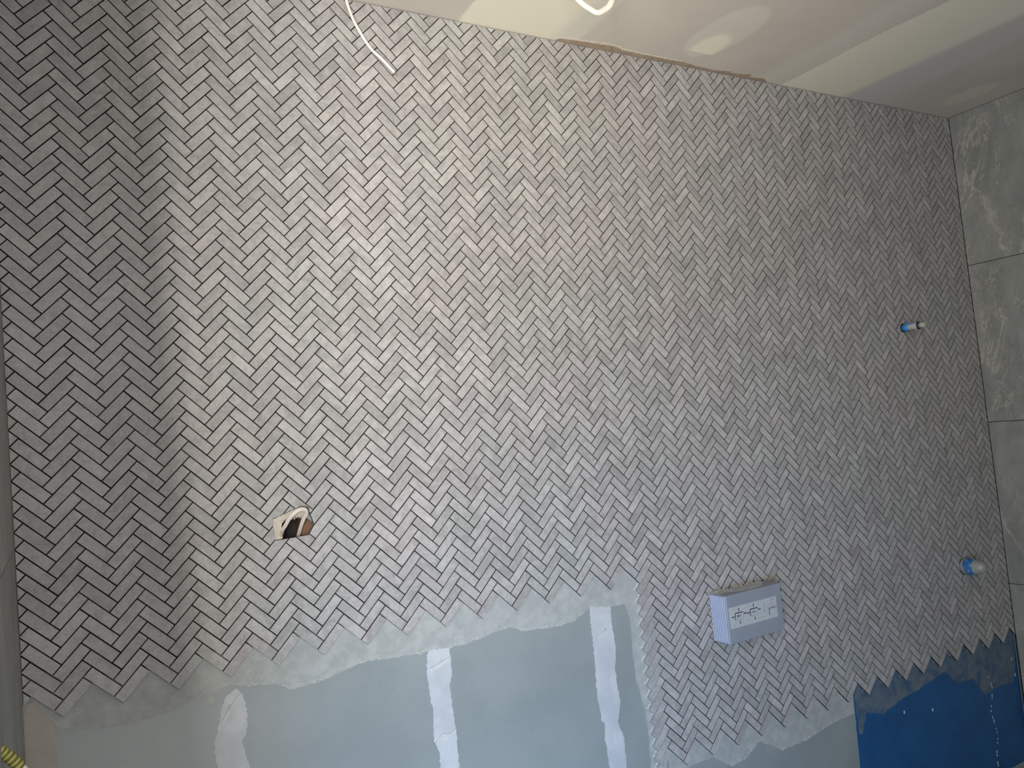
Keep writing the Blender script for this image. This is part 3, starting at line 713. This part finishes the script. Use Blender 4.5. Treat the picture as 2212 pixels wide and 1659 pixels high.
bmesh.ops.remove_doubles(g, verts=g.verts[:], dist=1e-6); fin(g, 'detail_circle', M_INK2)
g = bmesh.new(); pr(g, [(cc.x-.0075, cc.y+.0048), (cc.x+.0170, cc.y+.0052), (cc.x+.0173, cc.y+.0012), (cc.x-.0035, cc.y+.0010), (cc.x-.0060, cc.y-.0030), (cc.x-.0060, cc.y-.0165), (cc.x-.0095, cc.y-.0148), (cc.x-.0100, cc.y+.0020)]); fin(g, 'detail_drawing', M_INK2)
stroke((cc.x-.0168, cc.y+.0062), (cc.x+.0162, cc.y+.0075)); stroke((cc.x-.0140, cc.y+.0105), (cc.x+.0140, cc.y+.0112)); stroke((cc.x+.001, cc.y+.017), (cc.x+.001, cc.y+.0125))
for s, t0, t1 in ((.728, .17, .36), (.728, .42, .46), (.728, .50, .64), (.70, .80, .86), (.105, .17, .23), (.415, .12, .155), (.40, .76, .815)):
    g = bmesh.new(); rect(g, s-.0045, s+.0045, t0, t1); fin(g, 'mark', M_INK2)
stroke(S(.76, .19), S(.82, .19), .0005, M_INK2)
cu = bpy.data.curves.new('dimension_text', 'FONT'); cu.body = '1.2m'; cu.size = 0.0062; cu.extrude = 0.0002; cu.align_x = 'CENTER'; cu.align_y = 'CENTER'
to = bpy.data.objects.new('tmp', cu); COL.objects.link(to)
dg = bpy.context.evaluated_depsgraph_get(); me = bpy.data.meshes.new_from_object(to.evaluated_get(dg)); bpy.data.objects.remove(to)
me.materials.clear(); me.materials.append(M_INK2)
o = bpy.data.objects.new('dimension_text', me); COL.objects.link(o); o.parent = stk
px_, pz_ = S(.905, .12); o.location = (px_, y0-0.0006, pz_); o.rotation_euler = (math.pi/2, 0, 0)
# ragged adhesive left along the top and left of the box
bm = bmesh.new()
for k in range(230):
    if k < 170:
        q = rnd.random()**1.3; p = (1.599 + 0.205*q, rnd.uniform(-.010, 0.0), 0.8938 + rnd.uniform(-.0015, .0028)*(1.2-q))
    else: p = (1.5990 + rnd.uniform(-.0018, .0008), rnd.uniform(-.004, 0), 0.758 + 0.137*rnd.random())
    r = rnd.uniform(.0006, .0017)
    m = Matrix.Translation(p) @ Matrix.Rotation(rnd.uniform(0, 3), 4, 'Y') @ Matrix.Diagonal([r*rnd.uniform(1.2, 3.5), r, r*rnd.uniform(.6, 1.1), 1])
    bmesh.ops.create_icosphere(bm, subdivisions=1, radius=1, matrix=m)
o = mesh_obj('adhesive_crumb', bm, M_CRUMB, wall_back); o['kind'] = 'stuff'

# ------------------------------------------------------------------ pipe stub and capped outlet
ps = empty('pipe_stub', (PIPE[0], 0, PIPE[1]), 'grey pipe stub with blue tape and a black ring, sticking out of the tiles', 'pipe')
def pp_(nm, prof, base, par, mat, n=28, sm=True, label=None):
    o = mesh_obj(nm, lathe(prof, base, (0, -1, 0), n), mat, par, sm, label); off_parent(par, o); return o
bp = (PIPE[0], YB, PIPE[1])
pp_('sleeve', [(0, .0112), (.066, .0112), (.0665, .0106), (.0666, .008)], bp, ps, M_PVC)
pp_('tape', [(.0085, .0125), (.031, .0126), (.0312, .0113)], bp, ps, M_TAPEB, label='blue tape wound round the base')
o = mesh_obj('tape_tail', rbox(PIPE[0]-.008, PIPE[0]+.007, YB-.052, YB-.028, PIPE[1]+.0075, PIPE[1]+.0122, .0008, 1), M_TAPEB, ps); off_parent(ps, o)
pp_('ring', [(.0662, .0128), (.0664, .0134), (.0695, .0134), (.0697, .0128), (.0697, .006)], bp, ps, M_BLACK, label='black rubber ring')
pp_('nozzle', [(.0697, .0096), (.083, .0096), (.087, .0086), (.0885, .0068), (.0885, .0048), (.080, .0045), (.0798, 0)], bp, ps, M_PVC, label='grey open nozzle')
pp_('wall_seal', [(.007, .0110), (.007, .0160), (.0098, .0158), (.0099, .0112)], bp, ps, M_BLACK, label='dark rubber collar at the tiles')
cp = empty('capped_outlet', (CAP[0], 0, CAP[1]), 'milky plastic capped outlet wrapped in worn blue tape, near the lower right corner', 'pipe')
bp = (CAP[0], YB, CAP[1])
pp_('cap', [(0, .0255), (.008, .0275), (.014, .0282), (.046, .0274), (.060, .0246), (.074, .0190), (.081, .0150), (.0845, .0095), (.0855, 0)], bp, cp, M_CAP, 32)
pp_('tape', [(.0185, .0284), (.020, .0287), (.047, .0280), (.0505, .0268)], bp, cp, M_TAPEW, 32, label='worn blue tape')
pp_('wall_seal', [(.0075, .0262), (.0075, .0292), (.0100, .0288), (.0101, .0270)], bp, cp, M_BLACK, 32, label='dark seal at the tiles')

# ------------------------------------------------------------------ cables
P = [(x, YB+0.05, z-0.004) if k in (0, len(HOLE_CABLE)-1) else (x, [0, .014, -.004, -.014, -.020, -.022, -.022, -.018, -.008, .008][min(k, 9)], z) for k, (x, z) in enumerate(HOLE_CABLE)]
P = [(0.431, YB+0.055, 1.175)] + P[1:-1] + [(0.467, YB+0.055, 1.180)]
thing(mesh_obj('socket_cable', sweep(P, twin(0.0020, 0.0022)), M_CREAM, None, True), 'cream flat cable looped out of the broken socket hole', 'cable')
P = [(x, -0.0075 - 0.006*min(1, max(0, k/4)) , z) for k, (x, z) in enumerate(CABLE)]
P = [(0.656, -0.006, ZC+0.004)] + P[1:]
wc = empty('hanging_cable', (0.664, -0.006, ZC), 'white flat cable hanging from the ceiling joint in front of the mosaic', 'cable')
o = mesh_obj('sheath', sweep(P, twin(0.0015, 0.0018)), M_WHITE, wc, True); off_parent(wc, o)
e0, e1 = Vector(P[-2]), Vector(P[-1]); d = (e1-e0).normalized()
for s in (-1, 1):
    q = e1 + Vector((d.z, 0, -d.x))*0.0019*s
    o = mesh_obj('core', sweep([q - d*0.003, q, q + d*0.0045], circ(0.0009, 8), sub=2), plain('core_%s' % ('grey' if s < 0 else 'brown'), (.25, .25, .26) if s < 0 else (.2, .1, .05), .5), wc, True); off_parent(wc, o)
lp = empty('cable_loop', (1.05, -0.33, ZC), 'thick white cable loop hanging under the ceiling at the top edge', 'cable')
P = [(1.032, -0.33, ZC+0.004)] + [tuple(p) for p in LOOP] + [(1.199, -0.33, ZC+0.004)]
o = mesh_obj('sheath', sweep(P, [(0.0072*math.cos(a), 0.0045*math.sin(a)) for a in [2*math.pi*k/16 for k in range(16)]], up=(-.25, -.9, .2)), M_WHITE, lp, True); off_parent(lp, o)

tc = empty('taped_cables', (XL, -0.6, 1.085), 'cable bundle wound with yellow and green striped tape at the left edge', 'cable')
P = [(XL-0.03, -0.6, 1.105)] + [tuple(p) for p in TAPE[1:]] + [(-0.022, -0.6, 0.95), (-0.020, -0.6, 0.88)]
nrm = Vector((0.6, 0, 0.6)).normalized()
for k, (dx, dy, m) in enumerate(((.0025, 0, M_WHITE), (-.0025, 0.002, M_WHITE), (0, -.0035, M_CREAM))):
    o = mesh_obj('cable', sweep([(x+dx, y+dy, z+dx*0.7) for x, y, z in P], circ(0.0023, 10)), m, tc, True); off_parent(tc, o)
T = spline([tuple(p) for p in TAPE[:5]], 8)
o = mesh_obj('tape', sweep([tuple(p) for p in TAPE[:5]], circ(0.0062, 18), sub=8), M_YEL, tc, True, 'yellow tape with green stripes'); off_parent(tc, o)
for k in range(2, len(T)-2, 4):
    o = mesh_obj('stripe', sweep([T[k], T[k+1], T[k+2]], circ(0.0065, 18), sub=2), M_GRN, o.parent if False else tc, True); off_parent(tc, o)
